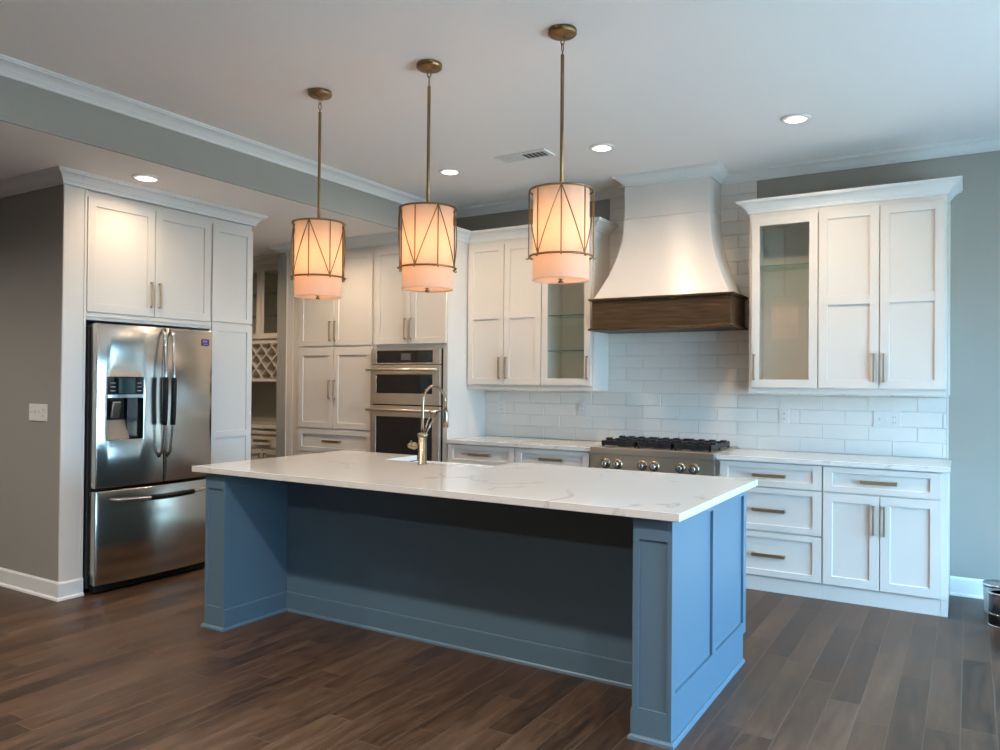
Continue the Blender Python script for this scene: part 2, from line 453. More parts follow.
struct('trim_3', MB().sweep([(ROOM_R, WALL), (ROOM_R, ROOM_F)], cp, -1), M['trim'])
cl = crown_prof(LOW, 0.088, 0.078)
struct('trim_4', MB().sweep([(ROOM_L, FPY0), (FPX + .0005, FPY0), (FPX + .0005, FPY0 + .10)], cl, -1), M['trim'])
struct('trim_5', MB().sweep([(-5.921, WALL), (-5.921, 5.446), (-5.80, 5.446)], crown_prof(LOW, .06, .06), -1), M['trim'])

def base_prof(h, t):
    return [(0, 0), (0, h), (t * .5, h), (t, h - .012), (t, .020), (t + .010, .012), (t + .012, 0)]
struct('baseboard_left', MB().sweep([(ROOM_L, FPY0), (FPX + .004, FPY0), (FPX + .004, 2.905)], base_prof(.115, .012), -1), M['trim'])
struct('baseboard_back', MB().sweep([(-0.105, WALL), (ROOM_R, WALL)], base_prof(.125, .014), -1), M['trim'])
struct('baseboard_stub', MB().sweep([(-5.921, WALL), (-5.921, 5.446), (-5.80, 5.446)], base_prof(.115, .012), -1), M['trim'])

# ------------------------------------------------------------------ cabinet pieces
def shaker(u0, u1, w0, w1, st=.056, rt=.056, rb=.056, mids=(), t=.020, rec=.011, hole=False):
    us = [u0, u0 + st, u1 - st, u1]
    ws = [w0, w0 + rb]
    for (a, b) in mids: ws += [a, b]
    ws += [w1 - rt, w1]
    return MB().slab(us, ws, lambda i, j: (None if hole else rec) if (i == 1 and j % 2 == 1) else 0.0, t)

def pull(mbv, horizontal, c, a, b, v=0.0, wd=.018, out=.032):
    """bar pull: u-shaped profile; runs from a to b along u (horizontal) or w (vertical), centred on c in the other axis"""
    e = .014; wd = .023 if horizontal else .0125
    if not horizontal: out = .027
    prof = [(a, v), (a, v - out), (b, v - out), (b, v), (b - e, v), (b - e, v - out + .010), (a + e, v - out + .010), (a + e, v)]
    if horizontal: mbv.prism(prof, 'z', c - wd / 2, c + wd / 2)
    else: mbv.prism([(q, p) for p, q in prof], 'x', c - wd / 2, c + wd / 2)
    return mbv
def add_pull(th, door, horizontal, c, a, b, v=0.0):
    return th.part('handle', pull(MB(), horizontal, c, a, b, v), M['pull'], parent=door, bevel=.0015)

def door(th, name, u0, u1, w0, w1, handle=None, m=None, **kw):
    d = th.part(name, shaker(u0, u1, w0, w1, **kw), m or M['cab'], bevel=.0012)
    if handle: add_pull(th, d, *handle)
    return d

def glass_door(th, u0, u1, w0, w1, handle, st=.056):
    d = th.part('door', shaker(u0, u1, w0, w1, st=st, rt=.06, rb=.056, hole=True), M['cab'], bevel=.0012, label='glazed door')
    th.part('pane', MB().box(u0 + st - .005, u1 - st + .005, .008, .012, w0 + .05, w1 - .055), M['glass'], parent=d)
    if handle: add_pull(th, d, *handle)
    return d

YB, YT, YU = 5.430, 5.426, 5.731
G_U, G_B = None, None

# ---- pantry cabinet
t = T('pantry_cabinet', 'tall white pantry cabinet between the grey wall end and the double oven', 'cabinet', (-5.60, YT, 0), 'B')
t.part('body', MB().slab([-5.797, -5.79, -5.745, -5.70, -5.625, -5.601, -4.664], [0, .09, 2.651],
       lambda i, j: (.026 if i in (1, 3) else .020) if j == 1 else .034, WALL - YT - .001), M['cab'], bevel=.0012)
for (a, b, hx) in ((-5.598, -5.145, -5.184), (-5.139, -4.677, -5.121)):
    door(t, 'door', a, b, 1.742, 2.612, (False, hx, 1.785, 1.975), rt=.06)
    door(t, 'door', a, b, .957, 1.725, (False, hx, 1.237, 1.416), rt=.075)
door(t, 'drawer', -5.598, -4.677, .727, .942, (True, .834, -5.25, -5.035), st=.05, rt=.045, rb=.045)
door(t, 'drawer', -5.598, -4.677, .415, .712, (True, .565, -5.25, -5.035), st=.05, rt=.045, rb=.045)
door(t, 'drawer', -5.598, -4.677, .105, .400, (True, .25, -5.25, -5.035), st=.05, rt=.045, rb=.045)

# ---- oven cabinet
t = T('oven_cabinet', 'tall white cabinet with the double oven built in, two doors above it', 'cabinet', (-4.663, YT, 0), 'B')
us = [-4.663, -4.652, -3.882, -3.834]; ws = [0, .09, .60, 1.700, 2.651]
t.part('body', MB().slab(us, ws, lambda i, j: .55 if (i == 1 and j == 2) else (.034 if j == 0 else .020), WALL - YT - .001), M['cab'], bevel=.0012)
for (a, b, hx) in ((-4.634, -4.232, -4.284), (-4.226, -3.846, -4.219)):
    door(t, 'door', a, b, 1.742, 2.612, (False, hx, 1.780, 1.970), rt=.06)
door(t, 'drawer', -4.634, -3.846, .115, .585, (True, .36, -4.35, -4.13))

# ---- double oven
t = T('double_oven', 'stainless microwave and wall oven stacked in the tall white cabinet', 'oven', (-4.27, YT - .03, .61), 'B')
V = 0.0
t.part('body', MB().box(-4.649, -3.885, .028, .52, .612, 1.696), M['black'])
cp_ = t.part('control_panel', MB().slab([-4.649, -4.588, -3.958, -3.885], [1.560, 1.572, 1.682, 1.697], lambda i, j: .004 if (i, j) == (1, 1) else 0, .03), M['steel2'], bevel=.002)
t.part('display', MB().box(-4.586, -3.960, .0015, .0038, 1.574, 1.680), M['blackglass'], parent=cp_)
t.part('screen', MB().box(-4.305, -4.200, .0005, .0014, 1.598, 1.655), mat('oven_screen', (0.10, 0.10, 0.11), .15), parent=cp_)
def ovendoor(z0, z1, wz0, wz1, hz):
    d = t.part('oven_door', MB().slab([-4.649, -4.588, -3.960, -3.885], [z0, wz0, wz1, z1], lambda i, j: .004 if (i, j) == (1, 1) else 0, .03), M['steel2'], bevel=.003)
    t.part('glass', MB().box(-4.586, -3.962, .0015, .0038, wz0 + .002, wz1 - .002), M['blackglass'], parent=d)
    h = MB(); h.tube([(-4.655, -.055, hz), (-3.88, -.055, hz)], .0125, 14)
    t.part('handle', h, M['steel2'], parent=d)
    for x in (-4.60, -3.935):
        t.part('bracket', MB().box(x - .014, x + .014, -.052, .002, hz - .010, hz + .010), M['steel2'], parent=d, bevel=.003)
ovendoor(1.203, 1.553, 1.300, 1.470, 1.512)
ovendoor(.625, 1.192, .700, 1.094, 1.152)

# ---- crowns on cabinets (one continuous piece each)
def cabinet_crown(path, label, loc, side=-1, h=.09, p=.082):
    m = MB().sweep(path, crown_prof(2.7385, h, p), side)
    return one('crown_moulding', m, M['trim'], label, 'moulding', loc=loc)
cabinet_crown([(-5.797, YT + .019), (-3.8335, YT + .019), (-3.8335, YU + .019), (-2.6045, YU + .019), (-2.6045, WALL - .0125)], 'white crown moulding stepping along the pantry, oven and wall cabinets up to the hood', (-4.0, 5.5, 2.65))
cabinet_crown([(-1.3705, WALL - .0125), (-1.3705, YU + .019), (-.1195, YU + .019), (-.1195, WALL - .0005)], 'white crown moulding along the top of the wall cabinets beside the bare grey wall', (-.7, 5.72, 2.65))
cabinet_crown([(FPX + .0005, FPY0 + .1002), (FPX + .0005, 4.2855), (-5.60, 4.2855)], 'white crown moulding above the refrigerator cabinets', (-5, 3.5, 2.65), h=.088, p=.078)

# ---- wall cabinets between oven and hood
g = 'white wall cabinets either side of the hood'
t = T('wall_cabinet', 'white two-door wall cabinet beside the tall oven cabinet', 'cabinet', (-3.45, YU, 1.36), 'B')
t.part('body', MB().slab([-3.832, -3.081], [1.346, 1.372, 2.651], lambda i, j: .020 if j else .016, WALL - YU - .001), M['cab'], bevel=.0012)
for (a, b, hx) in ((-3.820, -3.452, -3.488), (-3.446, -3.084, -3.420)):
    door(t, 'door', a, b, 1.388, 2.612, (False, hx, 1.440, 1.628), mids=[(1.960, 2.020)], rt=.056, rb=.056)
def glass_cabinet(u0, u1, d0, d1, label, shelves, hx, hole):
    t = T('glass_cabinet', label, 'cabinet', ((u0 + u1) / 2, YU, 1.36), 'B')
    a, b = hole
    t.part('body', MB().slab([u0, a, b, u1], [1.346, 1.372, 1.405, 2.59, 2.651],
           lambda i, j: WALL - YU - .015 if (i == 1 and j == 2) else (.020 if j else .016), WALL - YU - .001), M['cab'], bevel=.0012)
    for z in shelves:
        s_ = t.part('shelf', MB().box(a + .002, b - .002, .045, WALL - YU - .020, z, z + .008), M['shelfglass'])
        t.part('edge', MB().box(a + .002, b - .002, .042, .0448, z, z + .008), M['shelfedge'], parent=s_)
    glass_door(t, d0, d1, 1.388, 2.612, (False, hx, 1.440, 1.628))
    return t
glass_cabinet(-3.080, -2.605, -3.076, -2.626, 'white glass-door cabinet with two glass shelves just before the hood', (1.672, 1.968), -2.652, (-3.045, -2.645))
pk = MB().lathe([(.022, 0), (.022, .008), (.012, .012), (.012, .046), (.030, .050), (.030, .064), (.012, .068)], n=24)
one('puck_light', pk, M['black'], 'small dark round fitting standing inside the glass-door cabinet before the hood', 'light', loc=(-2.90, 5.93, 1.405))

# ---- wall cabinets by bare wall
t = T('wall_cabinet', 'white two-door wall cabinet at the bare grey wall end', 'cabinet', (-.5, YU, 1.36), 'B')
t.part('body', MB().slab([-.898, -.135, -.120], [1.346, 1.372, 2.651], lambda i, j: .020 if j else .016, WALL - YU - .001), M['cab'], bevel=.0012)
for (a, b, hx) in ((-.894, -.516, -.545), (-.510, -.135, -.485)):
    door(t, 'door', a, b, 1.388, 2.612, (False, hx, 1.430, 1.622), mids=[(1.960, 2.020)], rt=.056, rb=.056)
t.part('scribe', MB().box(-.1195, -.109, .28, WALL - YU - .001, 1.346, 2.64), M['cab'], bevel=.001)
glass_cabinet(-1.370, -.899, -1.350, -.902, 'white glass-door cabinet with one glass shelf beyond the hood', (2.262,), -1.328, (-1.335, -.925))

# ---- base cabinets, oven to range
def base_body(th, u0, u1, extra=None):
    th.part('body', MB().slab([u0, u1], [0, .100, .8815], lambda i, j: .024 if j == 0 else .020, WALL - YB - .001), M['cab'], bevel=.0012)
t = T('base_cabinet', 'white drawer cabinet next to the double oven', 'cabinet', (-3.49, YB, 0), 'B'); base_body(t, -3.832, -3.153)
for (z0, z1) in ((.714, .874), (.416, .705), (.109, .403)):
    door(t, 'drawer', -3.815, -3.158, z0, z1, (True, (z0 + z1) / 2 + .008, -3.592, -3.382), st=.055, rt=.036, rb=.040)
t = T('base_cabinet', 'white drawer cabinet next to the range, on its oven side', 'cabinet', (-2.81, YB, 0), 'B'); base_body(t, -3.152, -2.473)
for (z0, z1) in ((.714, .874), (.416, .705), (.109, .403)):
    door(t, 'drawer', -3.147, -2.492, z0, z1, (True, (z0 + z1) / 2 + .008, -2.918, -2.706), st=.055, rt=.036, rb=.040)
# ---- base cabinets, range to wall
t = T('base_cabinet', 'white three-drawer base cabinet between the range and the double doors', 'cabinet', (-1.17, YB, 0), 'B'); base_body(t, -1.519, -.821)
for (z0, z1) in ((.714, .874), (.416, .705), (.109, .403)):
    door(t, 'drawer', -1.490, -.824, z0, z1, (True, (z0 + z1) / 2 - .002, -1.264, -1.047), st=.056, rt=.036, rb=.042)
t = T('base_cabinet', 'white base cabinet with one drawer over two doors beside the bare wall', 'cabinet', (-.46, YB, 0), 'B')
t.part('body', MB().slab([-.820, -.143, -.107], [0, .100, .8815], lambda i, j: (.024 if j == 0 else .020) - (.002 if i == 1 else 0), WALL - YB - .001), M['cab'], bevel=.0012)
door(t, 'drawer', -.815, -.146, .714, .874, (True, .792, -.592, -.378), st=.056, rt=.036, rb=.038)
for (a, b, hx) in ((-.815, -.483, -.515), (-.477, -.146, -.453)):
    door(t, 'door', a, b, .109, .705, (False, hx, .457, .645))

# ---- worktops on the wall run
def worktop(u0, u1, label, lip=0):
    m = MB().box(u0, u1, 5.420, WALL - .0015, .882, .914)
    one('worktop', m, M['quartz'], label, 'countertop', loc=((u0 + u1) / 2, 5.7, .882), bevel=.002)
worktop(-3.8335, -2.4725, 'white quartz worktop between the oven cabinet and the range')
worktop(-1.5195, -.094, 'white quartz worktop between the range and the bare grey wall')

# ---- tiles (one tiled surface, each tile slightly uneven)
def tiles():
    m = MB(); tw, th_, gap = .3065, .1035, .003
    regions = lambda x0, x1, z0, z1: ((x0, x1, z0, z1))
    R = [(-3.832, -.126, .9145, 1.370), (-2.604, -1.392, 1.370, H - .082)]
    def emit_tile(x0, x1, z0, z1):
        if x1 - x0 < .012 or z1 - z0 < .012: return
        j = lambda s_: random.uniform(-s_, s_)
        y = WALL - .0095; tx, tz = j(.0014), j(.0012); e = .003
        fr = []
        for (x, z, a, b) in ((x0 + e, z0 + e, -1, -1), (x1 - e, z0 + e, 1, -1), (x1 - e, z1 - e, 1, 1), (x0 + e, z1 - e, -1, 1)):
            fr.append(m.bm.verts.new((x, y + tx * a + tz * b + j(.0002), z)))
        bk = [m.bm.verts.new(p) for p in ((x0, y + .0035, z0), (x1, y + .0035, z0), (x1, y + .0035, z1), (x0, y + .0035, z1))]
        bb = [m.bm.verts.new((v.co.x, WALL - .0005, v.co.z)) for v in bk]
        m.face(fr)
        for A, B in ((fr, bk), (bk, bb)):
            for k in range(4): m.face([A[k], B[k], B[(k + 1) % 4], A[(k + 1) % 4]])
    for row in range(0, 21):
        z0 = .9145 + row * th_; z1 = z0 + th_ - gap
        x0r, x1r = (R[0][0], R[0][1]) if z0 < 1.345 else (R[1][0], R[1][1])
        z1 = min(z1, H - .081)
        if z0 > H - .1: break
        ph = -1.221 if row % 2 else -1.0705
        k0 = math.floor((x0r - ph) / tw)
        for k in range(k0, k0 + 16):
            a, b = ph + k * tw, ph + (k + 1) * tw - gap
            a2, b2 = max(a, x0r), min(b, x1r)
            if b2 > a2: emit_tile(a2, b2, z0, z1)
    o = struct('wall_tile', m, M['tile'])
    gm = MB(); gm.box(-3.8335, -.1245, WALL - .0055, WALL - .0003, .9142, 1.375)
    gm.box(-2.6045, -1.3905, WALL - .0055, WALL - .0003, 1.375, H - .08)
    g_ = gm.build('grout', M['grout'], o)
tiles()
struct('trim_6', MB().box(-.1245, -.117, WALL - .011, WALL - .0003, .9142, 1.345), M['trim'])

# ---- range hood
t = T('range_hood', 'white flared plaster range hood with a dark walnut band', 'range hood', (-2.02, 5.9, 1.82))
x0, x1, yc = HC['x0'], HC['x1'], HC['y']
WB = WALL - .012
t.part('chimney', MB().box(x0, x1, yc, WB, 2.722, H - .0805), M['hoodpaint'], bevel=.002)
t.part('bead', MB().box(x0 - .007, x1 + .007, yc - .007, WB, 2.711, 2.722), M['hoodpaint'], bevel=.003)
secs = []
for k in range(0, 25):
    s_ = k / 24; z = 2.711 - s_ * (2.711 - 2.076); q = s_ ** 2.0
    xa = x0 + (-2.563 - x0) * q; xb = x1 + (-1.485 - x1) * q; ya = yc + (5.640 - yc) * q
    secs.append([(xa, ya, z), (xb, ya, z), (xb, WB, z), (xa, WB, z)])
hm = MB().loft(secs, smooth=False)
fl = t.part('flare', hm, M['hoodpaint'])
for p in fl.data.polygons:
    if len(p.vertices) == 4 and abs(p.normal.z) < .9: p.use_smooth = True
es = fl.modifiers.new('edges', 'EDGE_SPLIT'); es.split_angle = math.radians(35)
t.part('band', MB().slab([-2.566, -1.475], [1.850, 2.051], lambda i, j: 5.630, WB), M['walnut'], bevel=.001)
lipz = lambda a, b: MB().box(-2.594, -1.467 + .02, 5.605, WB, a, b)
t.part('lip', MB().loft([[(-2.566, 5.630, 2.051), (-1.475, 5.630, 2.051), (-1.475, WB, 2.051), (-2.566, WB, 2.051)],
                         [(-2.592, 5.606, 2.064), (-1.449, 5.606, 2.064), (-1.449, WB, 2.064), (-2.592, WB, 2.064)],
                         [(-2.592, 5.606, 2.0755), (-1.449, 5.606, 2.0755), (-1.449, WB, 2.0755), (-2.592, WB, 2.0755)]], smooth=False), M['walnut'])
t.part('lip', MB().loft([[(-2.592, 5.606, 1.824), (-1.449, 5.606, 1.824), (-1.449, WB, 1.824), (-2.592, WB, 1.824)],
                         [(-2.592, 5.606, 1.836), (-1.449, 5.606, 1.836), (-1.449, WB, 1.836), (-2.592, WB, 1.836)],
                         [(-2.566, 5.630, 1.850), (-1.475, 5.630, 1.850), (-1.475, WB, 1.850), (-2.566, WB, 1.850)]], smooth=False), M['walnut'])
t.part('filter', MB().slab([-2.45, -2.42, -2.03, -2.0, -1.6, -1.57], [0, 1], lambda i, j: 0, .01), M['steel']) if False else None

# ---- range
t = T('gas_range', 'stainless gas range with six round knobs and black grates below the hood', 'range', (-1.997, 5.41, 0), 'B')
RL, RR = -2.470, -1.522
t.part('body', MB().box(RL, RR, .035, .640, .06, .905), M['steel2'], bevel=.002)
t.part('control_panel', MB().slab([RL, RR], [.715, .872, .924], lambda i, j: .004 if j == 0 else -.006, .035), M['steel2'], bevel=.004)
t.part('cooktop', MB().slab([RL, RR], [.034, .575, .645], lambda i, j: -.9235 if j == 0 else -.9285, -.905), M['steel2'])
ck = t.o.children[-1]
ck.rotation_euler = (0, 0, 0)
for v in ck.data.vertices:                       # the height field was laid out upright: turn it flat
    u, d, w_ = v.co; v.co = (u, w_, -d)
dr = t.part('oven_door', MB().slab([RL + .004, RL + .14, RR - .14, RR - .004], [.20, .34, .56, .705], lambda i, j: .006 if (i, j) == (1, 1) else 0, .034), M['steel2'], bevel=.003)
t.part('glass', MB().box(RL + .142, RR - .142, .001, .0055, .342, .558), M['blackglass'], parent=dr)
h = MB(); h.tube([(RL + .05, -.05, .655), (RR - .05, -.05, .655)], .013, 12); t.part('handle', h, M['steel2'], parent=dr)
for x in (RL + .09, RR - .09): t.part('bracket', MB().box(x - .012, x + .012, -.046, .001, .645, .665), M['steel2'], parent=dr)
t.part('kick_plate', MB().box(RL + .004, RR - .004, .05, .07, .005, .19), M['steel2'])
for x in (-2.345, -2.250, -2.054, -1.962, -1.766, -1.668):
    k = t.part('knob', MB().lathe([(.019, 0), (.022, -.006), (.019, -.034), (.017, -.040)], cx=x, cy=.803, n=28, axis='y', base=-.002), M['chrome'])
    bz = t.part('bezel', MB().lathe([(.039, 0), (.039, -.008), (.028, -.011)], cx=x, cy=.803, n=32, axis='y', base=.0045), M['brass'], parent=k)
    t.part('pointer', MB().box(x - .004, x + .004, -.052, -.041, .785, .821), M['chrome'], parent=k, bevel=.001)
for cx in (-2.266, -1.984, -1.702):
    gm = MB(); hw = .138
    # cast frame with fingers
    zc0, zc1 = .936, .970
    for y0, y1 in ((.055, .069), (.300, .314), (.551, .565)): gm.box(cx - hw, cx + hw, y0, y1, zc0, zc1)
    for x_ in (cx - hw, cx - .056, cx + .044, cx + hw - .012): gm.box(x_, x_ + .012, .055, .565, zc0, zc1)
    for (yy) in (.178, .438):
        gm.box(cx - hw, cx + hw, yy - .006, yy + .006, zc0 + .004, zc1 + .006)
        for q in range(4):
            xx = cx - .125 + q * .083
            gm.box(xx - .019, xx + .019, yy - .022, yy + .022, zc1 - .006, zc1 + .016)
    for x_ in (cx - hw + .004, cx + hw - .016):
        for yy in (.06, .30, .548): gm.box(x_, x_ + .014, yy, yy + .016, .9242, .972)
    t.part('grate', gm, M['iron'])
    for yy in (.178, .438):
        t.part('burner', MB().lathe([(.050, 0), (.050, .008), (.036, .010), (.036, .016), (.010, .018)], cx=cx, cy=yy, n=28, base=.9238), M['iron'])

# ---- refrigerator surround (faces +x)
t = T('refrigerator_cabinet', 'white cabinet surround with two doors above the steel refrigerator', 'cabinet', (3.4, FPX, 0), 'L')
us = [2.7565, 2.775, 2.800, 2.895, 2.911, 3.892]; ws = [0, 1.797, 2.651]
def dep(i, j):
    if i < 4: return .006 if i == 2 else (.002 if i in (1, 3) else 0.0)
    return .68 if j == 0 else .020
t.part('body', MB().slab(us, ws, dep, .70), M['cab'], bevel=.0012)
t.part('light_rail', MB().slab([2.912, 3.890], [1.797, 1.818, 1.843], lambda i, j: .010 if j == 0 else .002, .0195), M['cab'], bevel=.002)
for (a, b, hx) in ((2.916, 3.405, 3.375), (3.411, 3.877, 3.441)):
    door(t, 'door', a, b, 1.852, 2.606, (False, hx, 1.913, 2.094), st=.056, rt=.055, rb=.058)
t = T('tall_cabinet', 'narrow tall white panelled cabinet at the refrigerator end', 'cabinet', (4.08, FPX, 0), 'L')
t.part('body', MB().slab([3.8925, 4.284], [0, .09, 2.651], lambda i, j: .020 if j else .03, .70), M['cab'], bevel=.0012)
door(t, 'door', 3.897, 4.281, 1.858, 2.606, None, st=.056, rt=.055, rb=.035)
door(t, 'door', 3.897, 4.281, .100, 1.848, None, st=.050, rt=.062, rb=.06, mids=[(.962, 1.012)])

# ---- refrigerator
FX = -4.837
t = T('refrigerator', 'stainless french-door refrigerator with ice dispenser in the white surround', 'refrigerator', (3.385, FX, 0), 'L')
FA, FB, FC = 2.936, 3.412, 3.833
curve = lambda u: 0.030 * ((u - (FA + FB + FC - FB) / 2) / ((FC - FA) / 2)) ** 2 - 0.012
t.part('body', MB().box(2.925, 3.862, .100, .64, .03, 1.755), M['rubber'], bevel=.004)
def seq(a, b, n): return [a + (b - a) * k / n for k in range(n + 1)]
D0, D1, DZ0, DZ1 = 3.003, 3.254, 1.005, 1.423
us = sorted(set(seq(FA, D0, 4) + seq(D0, D1, 10) + seq(D1, FB - .004, 7)))
ws = [.692, DZ0, 1.283, DZ1, 1.772]
fd = lambda i, j: .075 if (D0 - 1e-6 <= us[i] and us[i + 1] <= D1 + 1e-6 and j == 1) else (.006 if (D0 - 1e-6 <= us[i] and us[i + 1] <= D1 + 1e-6 and j == 2) else 0.0)
ld = t.part('door', MB().slab(us, ws, fd, .095, curve), M['steel'], bevel=.005)
us2 = seq(FB + .004, FC, 14)
rd = t.part('door', MB().slab(us2, [.692, 1.772], lambda i, j: 0.0, .095, curve), M['steel'], bevel=.005)
us3 = seq(FA, FC, 26)
fz = t.part('freezer_drawer', MB().slab(us3, [.058, .672], lambda i, j: 0.0, .095, curve), M['steel'], bevel=.005)
for d in (ld, rd, fz):
    for p in d.data.polygons:
        if abs(p.normal.y) > .7: p.use_smooth = True
t.part('base_grille', MB().box(2.945, 3.825, .030, .10, .012, .052), M['black'], bevel=.004)
dm = (D0 + D1) / 2; dv = curve(dm)
sp = t.part('display_panel', MB().slab(seq(D0, D1, 8), [1.306, DZ1], lambda i, j: .001, .0058, curve), M['blackglass'], parent=ld)
t.part('window', MB().slab(seq(D0 + .075, D1 - .060, 6), [1.312, DZ1 - .006], lambda i, j: .0002, .0009, curve), M['lcd'], parent=ld)
for k in range(3):
    for (a, b) in ((D0 + .020, D0 + .052), (D1 - .045, D1 - .018)):
        t.part('icon', MB().slab([a, b], [1.328 + k * .026, 1.334 + k * .026], lambda i, j: .0002, .0009, curve), M['icons'], parent=ld)
t.part('dispenser_bar', MB().slab(seq(D0, D1, 8), [1.284, 1.306], lambda i, j: -.003, .0058, curve), M['chrome'], parent=ld, bevel=.002)
t.part('dispenser_liner', MB().box(D0 + .001, D1 - .001, dv + .066, dv + .074, DZ0 + .001, 1.282), M['black'], parent=ld)
t.part('dispenser_side', MB().box(D0 + .155, D1 - .002, .030 + dv, .066 + dv, DZ0 + .012, 1.281), M['blackglass'], parent=ld)
t.part('dispenser_paddle', MB().prism([(.010, 1.26), (.030, 1.15), (.052, 1.15), (.060, 1.26)], 'x', D0 + .040, D0 + .105), M['steel'], parent=ld, bevel=.008)
t.part('drip_tray', MB().prism([(.004, 1.006), (.064, 1.006), (.064, 1.135), (.058, 1.135)], 'x', D0 + .004, D0 + .158), M['tray'], parent=ld)
def bow(u, z0, z1, lean, parent, name):
    pts = []; N = 24
    for k in range(N + 1):
        s_ = k / N; z = z0 + (z1 - z0) * s_
        o_ = .028 + .040 * math.sin(PI * s_) ** .8
        uu = u + lean * max(0.0, (s_ - .55) / .45) ** 1.5
        pts.append((uu, curve(u) - o_ if 0 < k < N else curve(u) + .002, z))
    return pts
for (u, ln, d) in ((3.372, .014, ld), (3.438, .016, rd)):
    pts = bow(u, .872, 1.755, ln, d, 'handle')
    hd = t.part('handle', MB().tube(pts, .011, 12), M['chrome'], parent=d)
    gp = [p for p in pts if 1.075 < p[2] < 1.45]
    t.part('grip', MB().tube(gp, .0185, 14), M['black'], parent=d, label='black handle grip')
pts = []
for k in range(25):
    s_ = k / 24; u = 3.032 + (3.786 - 3.032) * s_
    o_ = .030 + .028 * math.sin(PI * s_)
    pts.append((u, curve(u) - (o_ if 0 < k < 24 else -.002), .600 + .010 * (1 - math.sin(PI * s_))))
t.part('handle', MB().tube(pts, .011, 12), M['chrome'], parent=fz)
t.part('grip', MB().tube([p for p in pts if 3.26 < p[0] < 3.64], .0185, 14), M['black'], parent=fz, label='black handle grip')
sk = t.part('sticker', MB().slab([3.728, 3.790], [1.662, 1.708], lambda i, j: -.0008, .0008, curve), M['sticker'], parent=rd)
for (a, b, c, d_) in ((3.735, 3.745, 1.684, 1.700), (3.749, 3.758, 1.686, 1.698), (3.762, 3.772, 1.686, 1.698), (3.738, 3.778, 1.670, 1.675)):
    t.part('print', MB().slab([a, b], [c, d_], lambda i, j: -.0014, -.0008, curve), M['stickertext'], parent=rd)

# ---- butler's bar seen through the opening
t = T('bar_cabinet', 'white bar cabinet with glass doors over a lattice wine rack, past the refrigerator', 'cabinet', (-6.5, YU, 1.42), 'B')
BX0, BX1 = -7.20, -5.9225
t.part('body', MB().slab([BX0, -7.165, -6.510, -6.474, -5.97, BX1], [1.395, 1.425, 1.800, 1.830, 1.88, 2.57, 2.651],
       lambda i, j: .31 if (j == 1 and 0 < i < 5) else (.315 if (j == 4 and i in (1, 3)) else .020), WALL - YU - .001), M['cab'])
for (a, b) in ((-7.10, -6.494), (-6.490, -5.98)):
    d = t.part('door', shaker(a, b, 1.852, 2.63, st=.056, hole=True), M['cab'], bevel=.0012)
    t.part('pane', MB().box(a + .05, b - .05, .008, .012, 1.900, 2.58), M['glass'], parent=d)
for z in (2.10, 2.34):
    t.part('shelf', MB().box(-7.163, -6.002, .06, .30, z, z + .008), M['shelfglass'])
lat = MB(); x_a, x_b, z_a, z_b = -7.165, -5.97, 1.425, 1.800
def clip_bar(x, z, dx, dz):
    ts = []
    lo, hi = -9, 9
    for (p, d, a, b) in ((x, dx, x_a, x_b), (z, dz, z_a, z_b)):
        t0, t1 = sorted(((a - p) / d, (b - p) / d)); lo, hi = max(lo, t0), min(hi, t1)
    return lo, hi
dirs = ((.7071, .7071), (.7071, -.7071))
for dx, dz in dirs:
    k = -14
    while k < 26:
        x = x_a + k * .160; lo, hi = clip_bar(x, z_a, dx, dz) if dz > 0 else clip_bar(x, z_b, dx, dz)
        z = z_a if dz > 0 else z_b
        if hi - lo > .03:
            a = Vector((x + dx * lo, 0, z + dz * lo)); b = Vector((x + dx * hi, 0, z + dz * hi))
            nx, nz = -dz * .006, dx * .006
            y0 = .022 if dz > 0 else .024
            lat.prism([(a.x + nx, a.z + nz), (b.x + nx, b.z + nz), (b.x - nx, b.z - nz), (a.x - nx, a.z - nz)], 'y', y0, .28)
        k += 1
t.part('wine_lattice', lat, M['cab'])
one('crown_moulding', MB().sweep([(BX0, YU + .019), (BX1 - .001, YU + .019)], crown_prof(2.7385, .088, .05), -1), M['trim'],
    'white crown moulding on the bar cabinet past the refrigerator', 'moulding', loc=(-6.5, 5.7, 2.65))
YBB = 5.62
t = T('base_cabinet', 'white bar base cabinet with drawers, seen past the refrigerator', 'cabinet', (-6.5, YBB, 0), 'B')
t.part('body', MB().slab([BX0, BX1], [0, .1, .903], lambda i, j: .03 if j == 0 else .020, WALL - YBB - .001), M['cab'])
for (a, b, hx) in ((-7.18, -6.60, None), (-6.594, -6.02, None)):
    door(t, 'drawer', a, b, .700, .880, (True, .777, (a + b) / 2 - .11, (a + b) / 2 + .11), st=.05, rt=.036, rb=.036)
    door(t, 'door', a, (a + b) / 2 - .002, .11, .690, (False, (a + b) / 2 - .034, .47, .65))
    door(t, 'door', (a + b) / 2 + .002, b, .11, .690, (False, (a + b) / 2 + .034, .47, .65))
one('worktop', MB().box(BX0, BX1, YBB - .012, WALL - .001, .9035, .940), M['quartz'], 'pale quartz worktop on the bar past the refrigerator', 'countertop', loc=(-6.5, 5.8, .9035), bevel=.002)

# ------------------------------------------------------------------ island
t = T('kitchen_island', 'slate-blue panelled island base under the big quartz top', 'island', (-2.36, 3.49, 0))
IL, IR, IF, IK, IBK = -3.735, -.981, 2.913, 3.386, 4.077
# leg panels (seating side): posts with a recessed face
def leg(name, xa, xb, pa, pb):
    m = MB().slab([xa, pa, pb, xb], [0, .125, .792, .8815], lambda i, j: .008 if (i, j) == (1, 1) else 0, .05)
    for v in m.bm.verts: v.co.y += IF
    return t.part(name, m, M['island'], bevel=.001)
leg('leg_panel', IL, -3.573, -3.712, -3.592)
leg('leg_panel', -1.143, IR - .0145, -1.117, -1.003)
